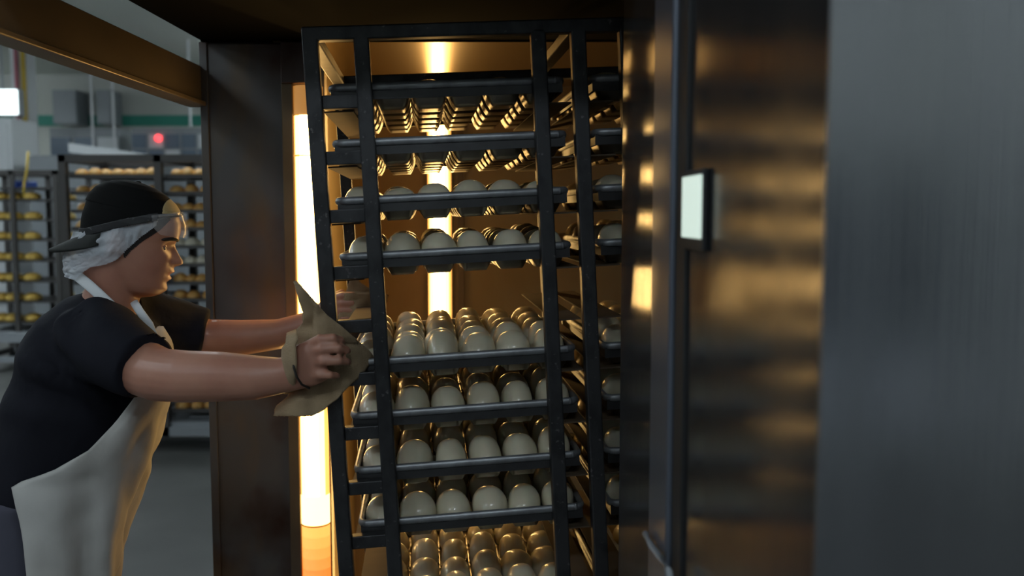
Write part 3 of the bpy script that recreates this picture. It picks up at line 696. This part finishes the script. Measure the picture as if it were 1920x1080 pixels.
# ------------------------------------------------------------ bread racks across the bakery
def bread_mesh(name, m, r):
    b = MB().ball((0, 0, 0), r, 12, 8)
    for p in b.v:
        p += p.normalized() * noise.noise(p * 18) * r[2] * .15
        if p.z < -r[2] * .4: p.z = -r[2] * .4
    return b.mesh(name, m, True)
def far_rack(name, label, Yr, xs, ytop, rows, depth, pw, bottom_y):
    """xs: photo columns of the posts"""
    X = [P(x, 400, Yr).x for x in xs]; zt = P(200, ytop, Yr).z
    t = empty(name, Matrix.Identity(4)); tag(t, label, 'rack')
    for x in X:
        for y in (Yr, Yr + depth): boxo('post', (x - pw, y - pw, 0.11), (x + pw, y + pw, zt), M_BRACK, t)
    for y in (Yr, Yr + depth): boxo('top_rail', (X[0] - pw, y - pw, zt - 2 * pw), (X[-1] + pw, y + pw, zt), M_BRACK, t); boxo('base_rail', (X[0] - pw, y - pw, 0.11), (X[-1] + pw, y + pw, 0.17), M_GREY, t)
    for x in X: boxo('side_rail', (x - pw, Yr, zt - 2 * pw), (x + pw, Yr + depth, zt), M_BRACK, t); boxo('side_rail', (x - pw, Yr, .11), (x + pw, Yr + depth, .17), M_BRACK, t)
    for x in (X[0], X[-1]):
        for y in (Yr, Yr + depth): MB().tube([(x - .015, y, .056), (x + .015, y, .056)], [.055], 14).build('castor', M_GASK, t)
    return t, X, zt
Y1 = 6.0
ra, XA, ztA = far_rack('bread_rack', 'tall dark bread rack of baked rolls with two tray columns behind the baker', Y1, [122, 300, 478], 290, None, 0.6, 0.024, 820)
rollA, rollP = bread_mesh('bread_roll', M_BREAD, (.046, .06, .042)), bread_mesh('bread_roll', M_PBREAD, (.046, .06, .042))
rowsY = [325, 357, 391, 424, 458, 492, 526, 558, 592, 626, 660, 694, 728, 766]
NAMES = ['top', 'second', 'third', 'fourth', 'fifth', 'sixth', 'seventh', 'eighth', 'ninth', 'tenth', 'eleventh', 'twelfth', 'thirteenth', 'lowest']
for i, y in enumerate(rowsY):
    z = P(200, y, Y1).z
    for s in (0, 1):
        xa, xb = XA[s] + .03, XA[s + 1] - .03
        tr_ = empty('bread_tray', Matrix.Identity(4))
        MB().box((xa, Y1 + .03, z - .028), (xb, Y1 + .57, z - .018)).build('sheet', M_BRACK, tr_)
        MB().box((xa, Y1 + .02, z - .03), (xb, Y1 + .03, z - .006)).build('rim', M_BRACK, tr_)
        MB().box((xa, Y1 + .57, z - .03), (xb, Y1 + .58, z - .006)).build('rim', M_BRACK, tr_)
        who = 'loaf-rack side' if s == 0 else 'oven side'
        tag(tr_, '%s tray of the double bread rack, %s column' % (NAMES[i], who), 'tray', 'trays in the double bread rack')
        pale = (s == 1 and i in (4, 5))
        n = 7 if i % 3 != 1 else 6
        for k in range(n):
            if s == 1 and k > 5: continue
            b = link('bread_roll', rollP if pale else rollA)
            b.location = (xa + .05 + (xb - xa - .1) * k / (n - 1) + random.uniform(-.006, .006), Y1 + .11 + random.uniform(-.012, .012), z - .018 + .042 * .4); b.rotation_euler.z = random.uniform(-.4, .4)
            sc = random.uniform(.9, 1.1); b.scale = (sc, 1, random.uniform(.85, 1.15))
            tag(b, '%s roll %s from its tray end, %s tray, bread rack %s' % ('pale' if pale else 'golden', NTH[k], NAMES[i], who), 'bread roll', 'rolls on the %s tray, %s' % (NAMES[i], who))
# boxes on the low shelf of the bread rack
bx = boxo('storage_bin', (P(352, 780, Y1 + .1).x, Y1 + .12, .2), (P(440, 780, Y1 + .1).x, Y1 + .5, P(360, 772, Y1 + .1).z - .03), M_GREY, None, .01); tag(bx, 'grey plastic bin at the bottom of the double bread rack', 'bin')
boxo('bottom_shelf', (XA[0], Y1, .17), (XA[2], Y1 + .6, .2), M_GREY, ra)

Y2 = 9.0
rc, XC, ztC = far_rack('bread_rack', 'dark bread rack of yellow loaves, farthest from the oven', Y2, [-62, 25, 106], 319, None, 0.7, 0.022, 640)
loaf = bread_mesh('loaf', M_YBREAD, (.078, .12, .055))
for i, y in enumerate([371, 409, 447, 486, 525, 563, 602]):
    z = P(50, y, Y2).z
    t = MB().box((XC[0] + .02, Y2 + .02, z - .03), (XC[2] - .02, Y2 + .68, z - .012)).build('bread_tray', M_BRACK, None)
    tag(t, '%s tray in the rack of yellow loaves' % NAMES[i] if i < 6 else 'lowest tray in the rack of yellow loaves', 'tray', 'trays in the yellow loaf rack')
    for k, x in enumerate([-44, -14, 13, 46, 84]):
        b = link('loaf', loaf); b.location = (P(x, y, Y2).x, Y2 + .16 + (0.3 if k == 4 else 0) + random.uniform(-.02, .02), z - .012 + .022); b.rotation_euler.z = random.uniform(-.15, .15)
        tag(b, 'yellow loaf %s from the tray end, %s tray of the loaf rack' % (NTH[k], NAMES[i] if i < 6 else 'lowest'), 'loaf', 'yellow loaves, %s tray' % (NAMES[i] if i < 6 else 'lowest'))
boxo('bottom_shelf', (XC[0], Y2 - .1, P(50, 640, Y2).z), (XC[2], Y2 + .7, P(50, 622, Y2).z), M_GREY, rc)
for k, (x, dl) in enumerate(((14, 'small blue plastic tub farther from the yellow strap on the loaf rack'), (33, 'small blue plastic tub next to the yellow strap on the loaf rack'))):
    o = MB().box((P(x - 8, 350, Y2).x, Y2 + .1, P(x, 351, Y2).z), (P(x + 8, 350, Y2).x, Y2 + .3, P(x, 338, Y2).z)).build('blue_tub', M_BLUE, None, bevel=.01)
    tag(o, dl, 'tub', 'blue tubs on the loaf rack')
tb = MB().box((XC[0] + .02, Y2 + .02, P(50, 354, Y2).z), (XC[2] - .02, Y2 + .68, P(50, 351, Y2).z)).build('tub_shelf', M_BRACK, rc)
ys = ribbon('yellow_strap', [P(53, 284, Y2 - .1), P(50, 320, Y2 - .1), P(45, 345, Y2 - .1), P(44, 368, Y2 - .1)], .012, M_YELLOW, None, Vector((1, 0, 0)), .006)
tag(ys, 'yellow strap hanging down in front of the loaf rack', 'strap')

# ------------------------------------------------------------ far end of the bakery
Y3 = 15.0
cl = empty('building_column', Matrix.Identity(4)); tag(cl, 'white building column with pink and yellow pipes running down it', 'column')
boxo('shaft', (P(27, 300, Y3).x, Y3, 0), (P(58, 300, Y3).x, Y3 + .28, ZC), M_WHITE, cl, .01)
for x, m, nm in ((38, M_PINK, 'pipe'), (51, M_YELLOW, 'pipe')):
    q = P(x, 300, Y3 - .04).x; MB().tube([(q, Y3 - .04, 1.2), (q, Y3 - .04, ZC)], [.032], 10).build(nm, m, cl, smooth=True)
wc = empty('white_cabinet', Matrix.Identity(4)); tag(wc, 'tall white machine cabinet under the bright far lamp', 'cabinet')
za, zb_ = 0, P(10, 221, 13).z
boxo('body', (P(-40, 300, 13).x, 13, 0), (P(24, 300, 13).x, 13.7, zb_), M_WHITE, wc, .02)
boxo('door', (P(-36, 300, 13).x, 12.97, .3), (P(18, 300, 13).x, 13, zb_ - .08), M_WHITE, wc, .01)
fl = empty('far_lamp', Matrix.Identity(4)); tag(fl, 'bright white work lamp hanging above the white cabinet', 'lamp')
boxo('lamp_face', (P(-20, 180, 14).x, 14, P(10, 214, 14).z), (P(30, 180, 14).x, 14.04, P(10, 168, 14).z), M_FAR, fl)
boxo('lamp_housing', (P(-24, 180, 14).x, 14.04, P(10, 217, 14).z), (P(33, 180, 14).x, 14.2, P(10, 165, 14).z), M_GREY, fl, .01)
q = P(5, 170, 14.1).x; MB().tube([(q, 14.1, P(10, 166, 14).z), (q, 14.1, ZC)], [.02], 8).build('lamp_cord', M_GREY, fl)
# glass-front coolers along the far wall
def cooler(x0, x1, ytop, Yc, nx, ny, label):
    t = empty('glass_cooler', Matrix.Identity(4)); tag(t, label, 'cooler')
    X0, X1, zt = P(x0, 250, Yc).x, P(x1, 250, Yc).x, P(x0, ytop, Yc).z
    boxo('body', (X0, Yc, 0), (X1, Yc + .7, zt), M_GREY, t, .02)
    for i in range(nx):
        for j in range(ny):
            a = X0 + (X1 - X0) * (i + .08) / nx; b = X0 + (X1 - X0) * (i + .92) / nx; c_ = .5 + (zt - .6) * (j + .06) / ny; d = .5 + (zt - .6) * (j + .94) / ny
            boxo('pane', (a, Yc - .02, c_), (b, Yc + .001, d), M_BLUEGREY if (i + j) % 3 else M_WHITE, t)
cooler(246, 400, 240, 17.0, 5, 9, 'large grey cooler with rows of bluish glass panes')
cooler(92, 224, 240, 17.5, 3, 2, 'low grey cabinet with wide dull panels along the far wall')
rl = MB().ball(P(297, 259, 16.96), .062, 16, 10).build('signal_lamp', M_RED, None, smooth=True); tag(rl, 'round red signal lamp glowing on the glass cooler front', 'signal lamp')
cv = empty('conveyor', Matrix.Identity(4)); tag(cv, 'sloping pale conveyor chute behind the double bread rack', 'conveyor')
a, b = P(128, 268, 12), P(256, 286, 12)
MB().add([(a.x, 12, a.z), (b.x, 12, b.z), (b.x, 12, b.z - .12), (a.x, 12, a.z - .12), (a.x, 12.6, a.z), (b.x, 12.6, b.z), (b.x, 12.6, b.z - .12), (a.x, 12.6, a.z - .12)], [(0, 3, 2, 1), (4, 5, 6, 7), (0, 1, 5, 4), (3, 7, 6, 2), (0, 4, 7, 3), (1, 2, 6, 5)]).build('chute', M_WHITE, cv)
for x in (a.x + .1, b.x - .1): boxo('leg', (x - .04, 12.25, 0), (x + .04, 12.33, a.z - .2), M_GREY, cv)
lw = boxo('counter', (P(60, 300, 13).x, 12.9, 0), (P(400, 300, 13).x, 13.6, P(100, 292, 13).z), M_GREY, None, .02); tag(lw, 'long grey work counter behind the bread racks', 'counter')
for x, Yq, dl in ((172, 16.5, 'between the two wall ducts'), (212, 16.5, 'beside the narrow wall duct'), (356, 16.0, 'above the glass cooler, shorter than the others')):
    q = P(x, 200, Yq).x; o = MB().tube([(q, Yq, 2.3 if x != 356 else 3.1), (q, Yq, ZC)], [.022], 8).build('ceiling_conduit', M_WHITE, None); tag(o, 'thin white conduit dropping from the ceiling ' + dl, 'conduit', 'thin ceiling conduits')
for x0, x1, dl in ((98, 142, 'wide grey box duct on the far wall, nearer the white column'), (180, 206, 'narrow grey box duct on the far wall beside the wide duct')):
    o = boxo('wall_duct', (P(x0, 190, 19.4).x, 19.4, P(100, 232, 19.4).z), (P(x1, 190, 19.4).x, YB - .001, P(100, 168, 19.4).z), M_GREY, None, .01); tag(o, dl, 'duct', 'grey ducts on the far wall')
